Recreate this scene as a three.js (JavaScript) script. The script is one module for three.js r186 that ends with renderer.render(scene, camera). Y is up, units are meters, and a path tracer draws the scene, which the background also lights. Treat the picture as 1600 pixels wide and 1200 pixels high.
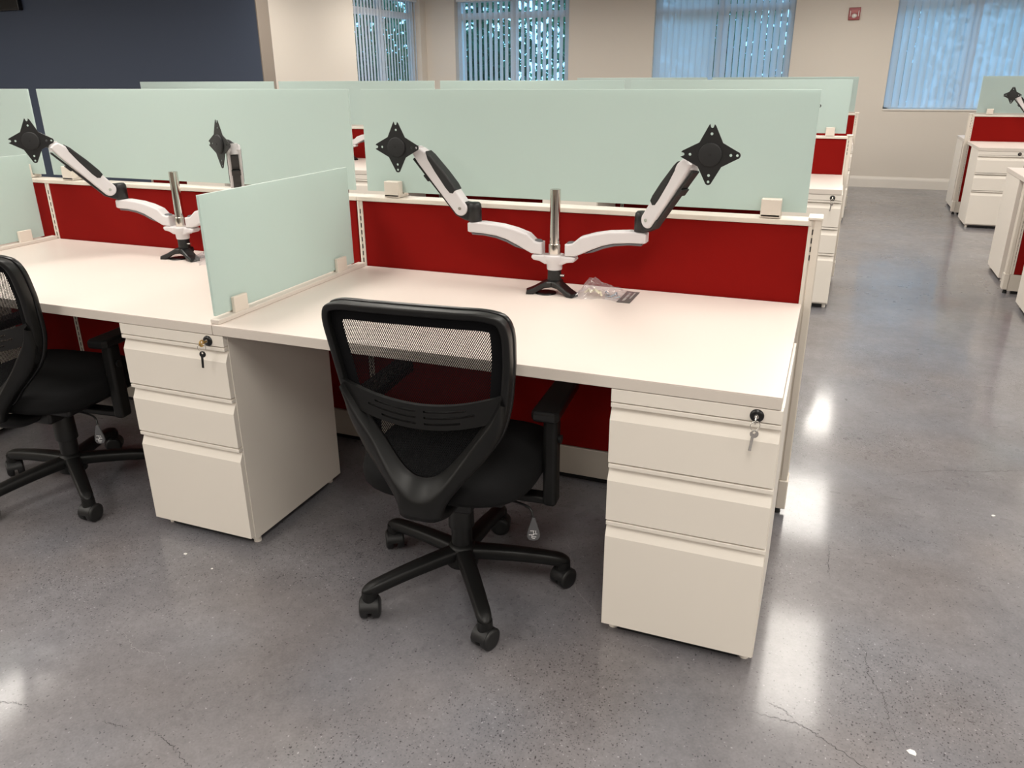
import * as THREE from 'three';
import { RoundedBoxGeometry } from 'three/addons/geometries/RoundedBoxGeometry.js';
import { mergeGeometries, mergeVertices, toCreasedNormals } from 'three/addons/utils/BufferGeometryUtils.js';
import { RectAreaLightUniformsLib } from 'three/addons/lights/RectAreaLightUniformsLib.js';

RectAreaLightUniformsLib.init();
const scene = new THREE.Scene();
const renderer = new THREE.WebGLRenderer();
renderer.toneMapping = THREE.LinearToneMapping;
renderer.toneMappingExposure = 1.0;
renderer.shadowMap.enabled = true;

// ---------------------------------------------------------------- camera, sky, exposure
const camera = new THREE.PerspectiveCamera(2 * Math.atan(600 / 1238.7) * 180 / Math.PI, 4 / 3, 0.05, 200);
camera.position.set(1.5824, 1.3925, 2.4956);
{
  const yaw = -0.3767, pitch = 0.3724, roll = -0.0064;
  camera.rotation.order = 'YXZ';
  camera.rotation.set(-pitch, -yaw, roll);
}
scene.background = new THREE.Color().setRGB(0.27, 0.64, 1.0);   // pale blue open sky
scene.backgroundIntensity = 3.6;
const LAMP_LEVEL = 12.2, LAMP_COLOR = new THREE.Color().setRGB(1.0, 0.95, 0.87);
const CEIL = 2.55;

// ---------------------------------------------------------------- small tools
let seed = 20240611;
const rnd = () => { seed = (seed * 1664525 + 1013904223) >>> 0; return seed / 4294967296; };
const rr = (a, b) => a + (b - a) * rnd();
const V = (x, y, z) => new THREE.Vector3(x, y, z);
const taken = new Map();
function numbered(name) {
  const n = taken.get(name) ?? 0; taken.set(name, n + 1);
  return n ? `${name}_${String(n).padStart(3, '0')}` : name;
}
function shade(o) { o.traverse((m) => { if (m.isMesh) { m.castShadow = true; m.receiveShadow = true; } }); return o; }
function tag(o, label, category, group) {
  o.userData = { label, category };
  if (group) o.userData.group = group;
  return o;
}
function thing(name, label, category, pos = [0, 0, 0], turn = 0, group) {
  const o = new THREE.Group(); o.name = numbered(name); scene.add(o);
  o.position.set(...pos); o.rotation.y = turn;
  return tag(o, label, category, group);
}
function part(name, geo, mat, parent, kind) {
  const m = new THREE.Mesh(Array.isArray(geo) ? merge(geo) : geo, mat);
  m.name = name; parent.add(m); m.castShadow = m.receiveShadow = true;
  if (kind) m.userData.kind = kind;
  return m;
}
function struct(name, geo, mat, parent) {
  const m = part(name, geo, mat, parent ?? scene);
  if (!parent) m.userData.kind = 'structure';
  return m;
}
function copyOf(o, pos, turn, label, group) {
  const c = o.clone(); c.name = numbered(o.name.replace(/_\d{3}$/, '')); scene.add(c);
  c.position.set(...pos); c.rotation.y = turn;
  c.userData = { label, category: o.userData.category };
  if (group ?? o.userData.group) c.userData.group = group ?? o.userData.group;
  return c;
}
function merge(list) {
  return mergeGeometries(list.map((g) => {
    const h = g.index ? g.toNonIndexed() : g.clone();
    for (const k of Object.keys(h.attributes)) if (!['position', 'normal', 'uv'].includes(k)) h.deleteAttribute(k);
    if (!h.attributes.uv) h.setAttribute('uv', new THREE.BufferAttribute(new Float32Array(h.attributes.position.count * 2), 2));
    return h;
  }));
}
const at = (g, x = 0, y = 0, z = 0, rx = 0, ry = 0, rz = 0) => {
  if (rx) g.rotateX(rx); if (ry) g.rotateY(ry); if (rz) g.rotateZ(rz);
  return g.translate(x, y, z);
};
// box given by its limits, rounded edges, uv in metres
function bx(x0, x1, y0, y1, z0, z1, r = 0.002) {
  const w = x1 - x0, h = y1 - y0, d = z1 - z0;
  r = Math.min(r, w * 0.49, h * 0.49, d * 0.49);
  const g = r > 0 ? new RoundedBoxGeometry(w, h, d, 2, r) : new THREE.BoxGeometry(w, h, d);
  g.translate((x0 + x1) / 2, (y0 + y1) / 2, (z0 + z1) / 2);
  return metreUV(g);
}
function metreUV(g) {
  const p = g.attributes.position, n = g.attributes.normal, uv = new Float32Array(p.count * 2);
  for (let i = 0; i < p.count; i++) {
    const ax = Math.abs(n.getX(i)), ay = Math.abs(n.getY(i)), az = Math.abs(n.getZ(i));
    const [u, v] = ay >= ax && ay >= az ? [p.getX(i), p.getZ(i)] : ax >= az ? [p.getZ(i), p.getY(i)] : [p.getX(i), p.getY(i)];
    uv[2 * i] = u; uv[2 * i + 1] = v;
  }
  g.setAttribute('uv', new THREE.BufferAttribute(uv, 2));
  return g;
}
const cyl = (r0, r1, h, s = 24) => new THREE.CylinderGeometry(r1, r0, h, s);   // r0 at the bottom
const lathe = (pts, s = 32) => new THREE.LatheGeometry(pts.map(([x, y]) => new THREE.Vector2(x, y)), s);
const tube = (pts, r, seg = 24, rs = 10) => new THREE.TubeGeometry(new THREE.CatmullRomCurve3(pts.map((p) => V(...p))), seg, r, rs);
function outline(pts, smooth = false) {
  const s = new THREE.Shape();
  if (smooth) {
    const c = new THREE.CatmullRomCurve3(pts.map(([x, y]) => V(x, y, 0)), true, 'catmullrom', 0.5).getPoints(pts.length * 6);
    s.setFromPoints(c.slice(0, -1).map((p) => new THREE.Vector2(p.x, p.y)));
  } else s.setFromPoints(pts.map(([x, y]) => new THREE.Vector2(x, y)));
  return s;
}
// extrude centred on z
function ext(shape, depth, bevel = 0.003, seg = 2) {
  const g = new THREE.ExtrudeGeometry(shape, { depth: Math.max(depth - 2 * bevel, 1e-4), bevelEnabled: bevel > 0, bevelThickness: bevel, bevelSize: bevel, bevelOffset: -bevel, bevelSegments: seg, curveSegments: 12 });
  return g.translate(0, 0, -Math.max(depth - 2 * bevel, 1e-4) / 2);
}

// ---------------------------------------------------------------- computed textures
function periodicNoise(cells, s0) {      // value noise that repeats every 1.0
  const t = new Float32Array(cells * cells);
  let s = s0 >>> 0;
  for (let i = 0; i < t.length; i++) { s = (s * 1664525 + 1013904223) >>> 0; t[i] = s / 4294967296; }
  return (u, v) => {
    const x = u * cells, y = v * cells, xi = Math.floor(x), yi = Math.floor(y);
    let fx = x - xi, fy = y - yi; fx = fx * fx * (3 - 2 * fx); fy = fy * fy * (3 - 2 * fy);
    const a = xi % cells, b = (xi + 1) % cells, c = (yi % cells) * cells, d = ((yi + 1) % cells) * cells;
    return (t[c + a] * (1 - fx) + t[c + b] * fx) * (1 - fy) + (t[d + a] * (1 - fx) + t[d + b] * fx) * fy;
  };
}
function dataTex(n, fill, srgb) {
  const data = new Uint8Array(n * n * 4);
  fill(data, n);
  const t = new THREE.DataTexture(data, n, n, THREE.RGBAFormat);
  t.wrapS = t.wrapT = THREE.RepeatWrapping; t.magFilter = THREE.LinearFilter; t.minFilter = THREE.LinearMipmapLinearFilter; t.generateMipmaps = true;
  if (srgb) t.colorSpace = THREE.SRGBColorSpace;
  t.needsUpdate = true;
  return t;
}
// polished concrete: cloudy cement, dark sand grains in patches, sparse pale aggregate
const concrete = dataTex(2048, (d, n) => {
  const n1 = periodicNoise(5, 11), n2 = periodicNoise(13, 12), n3 = periodicNoise(41, 13), n4 = periodicNoise(160, 14), n5 = periodicNoise(700, 15), patch = periodicNoise(7, 16);
  for (let y = 0; y < n; y++) for (let x = 0; x < n; x++) {
    const u = x / n, v = y / n, i = 4 * (y * n + x);
    const c = 117 + 9 * (n1(u, v) - 0.5) + 10 * (n2(u, v) - 0.5) + 8 * (n3(u, v) - 0.5) + 7 * (n4(u, v) - 0.5) + 10 * (n5(u, v) - 0.5);
    const warm = 4 * (n2(v, u) - 0.5);
    d[i] = c + 2 + warm; d[i + 1] = c - 0.5; d[i + 2] = c + 2.5 - warm; d[i + 3] = 255;
  }
  let s = 77; const r = () => { s = (s * 1664525 + 1013904223) >>> 0; return s / 4294967296; };
  for (let k = 0; k < 150000; k++) {
    const u = r(), v = r(), p = patch(u, v);
    if (r() > 0.14 + 1.9 * Math.max(0, p - 0.42)) { r(); continue; }
    const pale = r() < 0.16, size = 0.5 + 1.3 * r() * r(), dv = pale ? 26 + 34 * r() : -(28 + 42 * r());
    const cx = u * n, cy = v * n, e = 0.6 + r();
    for (let yy = Math.floor(cy - 3); yy <= cy + 3; yy++) for (let xx = Math.floor(cx - 3); xx <= cx + 3; xx++) {
      const q = Math.hypot((xx - cx) * e, (yy - cy) / e) / size; if (q > 1.4) continue;
      const f = Math.min(1, 1.4 - q), i = 4 * (((yy + n) % n) * n + (xx + n) % n);
      for (let j = 0; j < 3; j++) d[i + j] = Math.max(0, Math.min(255, d[i + j] + dv * f));
    }
  }
}, true);
concrete.repeat.set(1 / 2.6, 1 / 2.6);
const concreteRough = dataTex(512, (d, n) => {
  const a = periodicNoise(6, 31), b = periodicNoise(29, 32), c = periodicNoise(128, 33);
  for (let y = 0; y < n; y++) for (let x = 0; x < n; x++) {
    const u = x / n, v = y / n, i = 4 * (y * n + x), q = 150 + 24 * (a(u, v) - 0.5) + 20 * (b(u, v) - 0.5) + 40 * (c(u, v) - 0.5);
    d[i] = d[i + 1] = d[i + 2] = q; d[i + 3] = 255;
  }
});
concreteRough.repeat.set(1 / 3.1, 1 / 3.1);
const weave = dataTex(256, (d, n) => {
  const a = periodicNoise(128, 41), b = periodicNoise(20, 42);
  for (let y = 0; y < n; y++) for (let x = 0; x < n; x++) {
    const i = 4 * (y * n + x), w = 0.5 + 0.25 * Math.sin(x * Math.PI / 2) * Math.cos(y * Math.PI / 2) + 0.25 * (((x >> 2) + (y >> 2)) & 1 ? 0.6 : -0.6);
    const q = 128 + 90 * (w - 0.5) + 60 * (a(x / n, y / n) - 0.5) + 20 * (b(x / n, y / n) - 0.5);
    d[i] = d[i + 1] = d[i + 2] = Math.max(0, Math.min(255, q)); d[i + 3] = 255;
  }
});
weave.repeat.set(1 / 0.12, 1 / 0.12);
const orange = dataTex(256, (d, n) => {   // fine roller or powder-coat texture
  const a = periodicNoise(64, 51), b = periodicNoise(128, 52);
  for (let y = 0; y < n; y++) for (let x = 0; x < n; x++) {
    const i = 4 * (y * n + x), q = 128 + 80 * (a(x / n, y / n) - 0.5) + 80 * (b(x / n, y / n) - 0.5);
    d[i] = d[i + 1] = d[i + 2] = q; d[i + 3] = 255;
  }
});
orange.repeat.set(1 / 0.2, 1 / 0.2);
const seatWeave = weave.clone(); seatWeave.repeat.set(1 / 0.09, 1 / 0.09); seatWeave.needsUpdate = true;

// ---------------------------------------------------------------- materials
const lin = (r, g, b) => new THREE.Color().setRGB(r, g, b);
const std = (color, roughness, o = {}) => new THREE.MeshStandardMaterial({ color, roughness, metalness: 0, ...o });
const phys = (color, roughness, o = {}) => new THREE.MeshPhysicalMaterial({ color, roughness, metalness: 0, ...o });
const M = {
  floor: phys(0xffffff, 0.55, { map: concrete, roughnessMap: concreteRough, specularIntensity: 0.35, clearcoat: 0.55, clearcoatRoughness: 0.11 }),
  crackDark: std(lin(0.03, 0.028, 0.028), 0.8),
  crackPale: std(lin(0.3, 0.29, 0.29), 0.7),
  wall: std(lin(0.66, 0.6, 0.53), 0.85, { bumpMap: orange, bumpScale: 0.0004 }),
  navy: std(lin(0.058, 0.077, 0.122), 0.7, { bumpMap: orange, bumpScale: 0.0004 }),
  greige: std(lin(0.24, 0.2, 0.165), 0.8, { bumpMap: orange, bumpScale: 0.0004 }),
  trim: std(lin(0.72, 0.67, 0.61), 0.5),
  ceiling: std(lin(0.55, 0.54, 0.52), 0.9, { bumpMap: orange, bumpScale: 0.001 }),
  frameWhite: std(lin(0.72, 0.75, 0.78), 0.45),
  pane: phys(lin(0.93, 0.97, 0.97), 0.02, { transmission: 1, thickness: 0, ior: 1.5 }),
  slat: phys(lin(0.68, 0.7, 0.74), 0.95, { transmission: 0.6, thickness: 0, ior: 1.4 }),
  laminate: std(lin(0.745, 0.66, 0.605), 0.38, { bumpMap: orange, bumpScale: 0.00005 }),
  edge: std(lin(0.66, 0.6, 0.54), 0.5),
  steel: std(lin(0.8, 0.745, 0.67), 0.42, { bumpMap: orange, bumpScale: 0.00008 }),
  panelFrame: std(lin(0.7, 0.64, 0.56), 0.42),
  raceway: std(lin(0.6, 0.55, 0.48), 0.45),
  red: phys(lin(0.212, 0.005, 0.0035), 0.95, { bumpMap: weave, bumpScale: 0.0006, specularIntensity: 0.25 }),
  frosted: phys(lin(0.64, 0.735, 0.705), 0.94, { transmission: 0.62, thickness: 0, ior: 1.45 }),
  bracket: std(lin(0.72, 0.65, 0.57), 0.4),
  black: std(lin(0.006, 0.006, 0.0065), 0.45),
  blackGloss: std(lin(0.006, 0.006, 0.0065), 0.3),
  blackMatte: std(lin(0.008, 0.008, 0.0085), 0.6, { bumpMap: orange, bumpScale: 0.0002 }),
  plastic: phys(lin(0.007, 0.007, 0.007), 0.42, { specularIntensity: 0.6, bumpMap: orange, bumpScale: 0.00012 }),
  meshCloth: phys(lin(0.0035, 0.0036, 0.0045), 0.85, { specularIntensity: 0.3 }),
  seatCloth: phys(lin(0.0045, 0.0045, 0.005), 0.9, { specularIntensity: 0.5, bumpMap: seatWeave, bumpScale: 0.0006 }),
  tyre: std(lin(0.01, 0.01, 0.0105), 0.5),
  armWhite: std(lin(0.66, 0.63, 0.64), 0.32),
  armGrey: std(lin(0.12, 0.12, 0.13), 0.4),
  chrome: std(lin(0.72, 0.68, 0.63), 0.12, { metalness: 1 }),
  silver: std(lin(0.7, 0.68, 0.64), 0.25, { metalness: 1 }),
  brass: std(lin(0.62, 0.42, 0.16), 0.3, { metalness: 1 }),
  film: phys(lin(0.93, 0.93, 0.95), 0.14, { transmission: 0.93, thickness: 0, ior: 1.5 }),
  nylon: std(lin(0.82, 0.77, 0.6), 0.5),
  zinc: std(lin(0.55, 0.6, 0.66), 0.35, { metalness: 1 }),
  cardDark: std(lin(0.12, 0.115, 0.11), 0.45),
  cardStripe: std(lin(0.4, 0.39, 0.37), 0.5),
  alarmRed: std(lin(0.25, 0.012, 0.015), 0.35),
  alarmWhite: std(lin(0.75, 0.72, 0.68), 0.3),
  alarmPink: std(lin(0.5, 0.14, 0.13), 0.45),
  screen: std(lin(0.01, 0.011, 0.012), 0.12),
  lampFrame: std(lin(0.75, 0.74, 0.72), 0.4),
  lampGlow: std(lin(0.8, 0.8, 0.78), 0.6, { emissive: LAMP_COLOR, emissiveIntensity: 3 }),
  tagGrey: std(lin(0.09, 0.09, 0.095), 0.4),
  tagPrint: std(lin(0.65, 0.65, 0.65), 0.5),
  paper: std(lin(0.8, 0.78, 0.75), 0.8),
  soil: std(lin(0.1, 0.09, 0.06), 0.95),
  bark: std(lin(0.06, 0.045, 0.03), 0.9),
  leafA: phys(lin(0.05, 0.13, 0.06), 0.75, { transmission: 0.35, thickness: 0 }),
  leafB: phys(lin(0.09, 0.2, 0.08), 0.75, { transmission: 0.4, thickness: 0 }),
};
for (const k of ['pane', 'slat', 'frosted', 'film', 'leafA', 'leafB']) M[k].side = THREE.DoubleSide;

// ---------------------------------------------------------------- room
const XL = -4.3, XR = 9, ZB = -9, ZF = 6, XLL = -9.2, ZN = -5, TH = 0.2;
const floorMesh = struct('floor', metreUV(new THREE.BoxGeometry(XR - XLL + 0.6, 0.1, ZF - ZB + 0.4)).translate((XR + XLL) / 2, -0.05, (ZF + ZB) / 2), M.floor);
metreUV(floorMesh.geometry);
struct('ceiling', bx(XLL - 0.3, XR + 0.3, CEIL, CEIL + 0.15, ZB - 0.2, ZF + 0.2, 0), M.ceiling);
struct('wall_right', bx(XR, XR + TH, 0, CEIL, ZB - TH, ZF + TH, 0), M.wall);
struct('wall_front', bx(XLL - TH, XR, 0, CEIL, ZF, ZF + TH, 0), M.greige);
struct('wall_left', bx(XLL - TH, XLL, 0, CEIL, ZN - TH, ZF, 0), M.wall);
// window openings: back wall along x, side wall along z
const SILL = 0.94, HEAD = 2.42;
const backWins = [[-3.83, -2.08], [-0.89, 0.89], [2.06, 3.82], [5.02, 6.78]];
{
  const seg = []; let x = XL - TH;
  for (const [a, b] of backWins) { seg.push(bx(x, a, 0, CEIL, ZB - TH, ZB, 0), bx(a, b, 0, SILL, ZB - TH, ZB, 0), bx(a, b, HEAD, CEIL, ZB - TH, ZB, 0)); x = b; }
  seg.push(bx(x, XR, 0, CEIL, ZB - TH, ZB, 0));
  struct('wall_back', seg, M.wall);
}
const sideWin = [-8.82, -7.02];
struct('wall_side', [bx(XL - TH, XL, 0, CEIL, ZB, sideWin[0], 0), bx(XL - TH, XL, 0, SILL, ...sideWin, 0), bx(XL - TH, XL, HEAD, CEIL, ...sideWin, 0), bx(XL - TH, XL, 0, CEIL, sideWin[1], ZN - TH, 0)], M.wall);
struct('wall_navy', bx(XLL, -4.226, 0, CEIL, ZN - TH, ZN, 0), M.navy);
struct('trim_1', bx(-4.226, -4.212, 0, CEIL, ZN - TH, ZN + 0.002, 0.001), M.greige);
{
  const prof = outline([[0, 0], [0.016, 0], [0.016, 0.1], [0.012, 0.118], [0.006, 0.125], [0.004, 0.135], [0, 0.137]]);
  const g = new THREE.ExtrudeGeometry(prof, { depth: XR - XL, bevelEnabled: false });
  g.rotateY(Math.PI / 2).scale(1, 1, -1);   // profile x -> +z, extrusion -> +x
  const idx = g.attributes.position; for (let i = 0; i < idx.count; i += 3) for (const a of ['position', 'normal', 'uv']) {
    const t = g.attributes[a], n = t.itemSize; for (let k = 0; k < n; k++) { const q = t.array[(i + 1) * n + k]; t.array[(i + 1) * n + k] = t.array[(i + 2) * n + k]; t.array[(i + 2) * n + k] = q; }
  }
  g.computeVertexNormals();
  struct('baseboard_back', g.translate(XL, 0, ZB), M.trim);
}
// cracks worn into the slab
const cracks = [
  [[1.553, 0.946], [1.625, 0.946], [1.674, 0.948], [1.723, 0.973], [1.783, 1.007], [1.86, 1.05], [1.95, 1.12]],
  [[1.6, 0.902], [1.633, 0.911], [1.66, 0.937]], [[1.721, 0.125], [1.722, 0.274], [1.728, 0.324]],
  [[1.808, 0.582], [1.818, 0.631], [1.824, 0.709], [1.855, 0.786], [1.865, 0.868], [1.888, 0.939]],
  [[1.932, -0.448], [2.102, -0.556], [2.234, -0.595], [2.391, -0.665], [2.7, -0.78]],
  [[0.274, 1.492], [0.356, 1.511], [0.432, 1.539], [0.52, 1.57]], [[0.169, 1.518], [0.24, 1.511]], [[-0.16, 1.565], [-0.111, 1.559], [-0.055, 1.545], [-0.007, 1.558]],
];
const paleCracks = [[[0.921, 0.35], [0.981, 0.485], [1.052, 0.649], [1.111, 0.706], [1.158, 0.762]], [[1.254, 0.809], [1.304, 0.808], [1.343, 0.832]], [[-0.05, 1.25], [0.06, 1.3], [0.12, 1.29], [0.2, 1.34]]];
function crack(pts, w, m) {
  const c = new THREE.CatmullRomCurve3(pts.map(([x, z]) => V(x, 0, z))), n = pts.length * 14, pos = [], idx = [];
  for (let i = 0; i <= n; i++) {
    const p = c.getPoint(i / n), t = c.getTangent(i / n), ww = w * (0.35 + 0.65 * rnd()) * Math.sin(Math.PI * Math.min(1, 0.1 + i / n * 0.85)) / 2, j = (rnd() - 0.5) * 0.008;
    pos.push(p.x - t.z * (ww + j), 0.0004, p.z + t.x * (ww + j), p.x - t.z * (j - ww), 0.0004, p.z + t.x * (j - ww));
    if (i) idx.push(2 * i - 2, 2 * i - 1, 2 * i, 2 * i - 1, 2 * i + 1, 2 * i);
  }
  const g = new THREE.BufferGeometry(); g.setAttribute('position', new THREE.Float32BufferAttribute(pos, 3)); g.setIndex(idx); g.computeVertexNormals();
  if (g.attributes.normal.getY(0) < 0) { g.setIndex(idx.map((_, k) => idx[k - k % 3 + [0, 2, 1][k % 3]])); g.computeVertexNormals(); }
  part('crack', g, m, floorMesh);
}
cracks.forEach((c) => crack(c, 0.0019, M.crackDark));
paleCracks.forEach((c) => crack(c, 0.0016, M.crackPale));

// ---------------------------------------------------------------- windows and blinds
function windowUnit(n, width, height) {          // local: x across 0..width, y 0..height, z 0 = outer plane, +z inwards
  const o = new THREE.Group(); o.name = `window_${n}`; o.userData.kind = 'structure'; scene.add(o);
  const f = 0.055;
  part('window_frame', [bx(0, f, 0, height, 0, 0.08), bx(width - f, width, 0, height, 0, 0.08), bx(0, width, 0, f, 0, 0.08), bx(0, width, height - f, height, 0, 0.08)], M.frameWhite, o);
  part('mullion', bx(width / 2 - 0.04, width / 2 + 0.04, f, height - f, 0.005, 0.075), M.frameWhite, o);
  const ty = 1.2;
  part('transom', [bx(f, width / 2 - 0.04, ty, ty + 0.085, 0.01, 0.07), bx(width / 2 + 0.04, width - f, ty, ty + 0.085, 0.01, 0.07)], M.frameWhite, o);
  for (const [a, b] of [[f, width / 2 - 0.04], [width / 2 + 0.04, width - f]]) for (const [c, d] of [[f, ty], [ty + 0.085, height - f]])
    part('pane', new THREE.PlaneGeometry(b - a, d - c).translate((a + b) / 2, (c + d) / 2, 0.04), M.pane, o);
  part('window_sill', bx(0, width, 0, 0.02, 0.08, TH + 0.012, 0.004), M.trim, o);
  return o;
}
const slatGeo = (() => {      // one vane, slightly cupped
  const w = 0.089, h = HEAD - SILL - 0.09, s = 6, pos = [], idx = [], uv = [];
  for (let i = 0; i <= s; i++) for (const y of [0, h]) { const u = i / s - 0.5; pos.push(u * w, y, 0.006 * (1 - 4 * u * u)); uv.push(u * w, y); }
  for (let i = 0; i < s; i++) { const a = 2 * i; idx.push(a, a + 2, a + 1, a + 1, a + 2, a + 3); }
  const g = new THREE.BufferGeometry(); g.setAttribute('position', new THREE.Float32BufferAttribute(pos, 3)); g.setAttribute('uv', new THREE.Float32BufferAttribute(uv, 2)); g.setIndex(idx); g.computeVertexNormals();
  return g;
})();
function blind(width, angle, label) {            // local: x across, y up from the sill, hangs at z = 0
  const o = thing('vertical_blind', label, 'blind', [0, 0, 0], 0, 'vertical window blinds');
  const h = HEAD - SILL;
  part('headrail', bx(0.01, width - 0.01, h - 0.05, h - 0.002, -0.025, 0.025, 0.004), M.frameWhite, o);
  const n = Math.floor((width - 0.1) / 0.08);
  for (let i = 0; i <= n; i++) {
    const x = 0.05 + i * (width - 0.1) / n, m = part('slat', slatGeo, M.slat, o);
    m.position.set(x, 0.035, 0); m.rotation.y = angle(i / n) + rr(-0.05, 0.05);
  }
  return o;
}
const deg = Math.PI / 180;
backWins.forEach(([a, b], i) => {
  const w = windowUnit(i + 2, b - a, HEAD - SILL); w.position.set(a, SILL, ZB - TH);
  const ang = [() => -38 * deg, (t) => (t < 0.42 ? -2 : -30) * deg, () => -27 * deg, () => -20 * deg][i];
  const o = blind(b - a, ang, ['vertical blind with tilted slats on the back window next to the corner', 'half closed vertical blind on the middle window of the back wall', 'nearly closed vertical blind on the window right of the red alarm', 'closed vertical blind on the last window of the back wall'][i]);
  o.position.set(a, SILL, ZB - 0.06);
});
{
  const wd = sideWin[1] - sideWin[0], w = windowUnit(1, wd, HEAD - SILL); w.position.set(XL - TH, SILL, sideWin[1]); w.rotation.y = Math.PI / 2;
  const o = blind(wd, () => 17 * deg, 'open vertical blind on the side wall window, leftmost of the windows'); o.position.set(XL - 0.06, SILL, sideWin[1]); o.rotation.y = Math.PI / 2;
}

// ---------------------------------------------------------------- outdoors beyond the windows
struct('ground_outside', [bx(XLL - 8, XR + 4, -0.35, -0.25, ZB - 14, ZB - 0.4, 0), bx(XLL - 8, XL - 0.5, -0.35, -0.25, ZB - 0.4, ZN - 0.4, 0)], M.soil);
function tree(x, z, h, r, n, mat, label) {
  const o = thing('leafy_tree', label, 'tree', [x, -0.25, z], rr(0, 6), 'trees outside the windows');
  part('trunk', tube([[0, 0, 0], [rr(-0.1, 0.1), h * 0.35, rr(-0.1, 0.1)], [rr(-0.2, 0.2), h * 0.75, rr(-0.2, 0.2)]], 0.07, 12, 8), M.bark, o);
  const pos = [], blobs = [];
  for (let k = 0; k < 26; k++) blobs.push([rr(-1, 1) * r, rr(0.12, 1) * h, rr(-1, 1) * r * 0.7, rr(0.25, 0.55)]);
  for (let k = 0; k < n; k++) {
    const b = blobs[Math.floor(rnd() * blobs.length)], d = V(rr(-1, 1), rr(-1, 1), rr(-1, 1)).multiplyScalar(b[3] * (0.7 + 0.5 * rnd()));
    const c = V(b[0], b[1], b[2]).add(d), a = V(rr(-1, 1), rr(-1, 1), rr(-1, 1)).normalize(), e = V(rr(-1, 1), rr(-1, 1), rr(-1, 1)).cross(a).normalize(), L = rr(0.07, 0.15), W = L * 0.36;
    const p0 = c, p1 = c.clone().addScaledVector(a, L * 0.5).addScaledVector(e, W), p2 = c.clone().addScaledVector(a, L), p3 = c.clone().addScaledVector(a, L * 0.5).addScaledVector(e, -W);
    for (const q of [p0, p1, p2, p0, p2, p3]) pos.push(q.x, q.y, q.z);
  }
  const g = new THREE.BufferGeometry(); g.setAttribute('position', new THREE.Float32BufferAttribute(pos, 3)); g.computeVertexNormals();
  part('foliage', g, mat, o, 'stuff');
}
[[-6.5, -10.3, 4.4, 0.75, 4600, 'leafA', 'dark leafy tree outside the leftmost side window'], [-7.6, -12.9, 4.6, 0.75, 4600, 'leafB', 'light green tree outside the side window, farther back'],
  [-5.1, -12.6, 4.5, 0.75, 5200, 'leafA', 'dark leafy tree outside the back window by the corner, left half'], [-2.75, -12.3, 4.4, 0.75, 5200, 'leafB', 'light green tree outside the back window by the corner, right half'],
  [-0.4, -12.9, 4.2, 0.75, 5000, 'leafB', 'light green tree outside the middle back window, left half'], [1.9, -12.6, 4.2, 0.75, 5000, 'leafA', 'dark leafy tree outside the middle back window, right half'],
  [4.2, -12.8, 4.2, 0.75, 4000, 'leafB', 'light green tree outside the window right of the red alarm']].forEach(([x, z, h, r, n, m, l]) => tree(x, z, h, r, n, M[m], l));

{
  const o = thing('tall_hedge', 'tall dark green hedge behind the trees outside the windows', 'hedge', [-3.5, -0.25, -15.6]);
  const pos = [];
  for (let k = 0; k < 8500; k++) {
    const top = 3.3 + 0.7 * Math.sin(k * 12.9898) * Math.cos(k * 0.37), c = V(rr(-7, 7), rr(0, 1) ** 0.8 * top, rr(-0.4, 0.4)), a = V(rr(-1, 1), rr(-1, 1), rr(-1, 1)).normalize(), e = V(rr(-1, 1), rr(-1, 1), rr(-1, 1)).cross(a).normalize(), L = rr(0.12, 0.24), w = L * 0.34;
    const p1 = c.clone().addScaledVector(a, L * 0.5).addScaledVector(e, w), p2 = c.clone().addScaledVector(a, L), p3 = c.clone().addScaledVector(a, L * 0.5).addScaledVector(e, -w);
    for (const q of [c, p1, p2, c, p2, p3]) pos.push(q.x, q.y, q.z);
  }
  const g = new THREE.BufferGeometry(); g.setAttribute('position', new THREE.Float32BufferAttribute(pos, 3)); g.computeVertexNormals();
  part('foliage', g, M.leafA, o, 'stuff');
  for (let x = -6.5; x < 7; x += 1.6) part('stem', tube([[x, 0, 0], [x + 0.1, 0.8, 0.05], [x, 1.8, 0]], 0.04, 8, 6), M.bark, o);
}
// ---------------------------------------------------------------- ceiling lights
{
  let first = true, proto;
  for (const x of [-3.3, -0.83, 1.65, 4.12, 6.6, -5.78, -8.25]) for (const z0 of [-7.2, -4.82, -2.44, -0.06, 2.32, 4.7]) {
    const z = [-5.78, -0.83, 4.12].includes(x) ? z0 + 0.6 : z0;   // alternate rows of fittings are staggered
    if (x < -4 && z0 < -3) continue;
    const where = `${{ '-3.3': 'left half of the rows', '-0.83': 'middle of the rows', '1.65': 'main aisle', '4.12': 'desks right of the aisle', '6.6': 'far right side', '-5.78': 'navy wall corner', '-8.25': 'far left side' }[x]}`;
    const ord = ['by the back wall', 'second from the back', 'third from the back', 'fourth from the back', 'fifth from the back', 'by the front wall'][Math.round((z0 + 7.2) / 2.38)];
    const label = `ceiling light over the ${where}, ${ord}`;
    let o;
    if (first) {
      o = proto = thing('ceiling_light', label, 'ceiling light', [x, CEIL, z], 0, 'ceiling lights'); first = false;
      part('light_frame', [bx(-0.32, 0.32, -0.03, 0, -0.62, -0.595), bx(-0.32, 0.32, -0.03, 0, 0.595, 0.62), bx(-0.32, -0.295, -0.03, 0, -0.595, 0.595), bx(0.295, 0.32, -0.03, 0, -0.595, 0.595)], M.lampFrame, o);
      part('light_diffuser', bx(-0.295, 0.295, -0.018, -0.002, -0.595, 0.595, 0), M.lampGlow, o);
    } else o = copyOf(proto, [x, CEIL, z], 0, label);
    const L = new THREE.RectAreaLight(LAMP_COLOR, LAMP_LEVEL, 0.57, 1.17); L.position.set(x, CEIL - 0.022, z); L.rotation.x = -Math.PI / 2; scene.add(L);
  }
}

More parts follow.
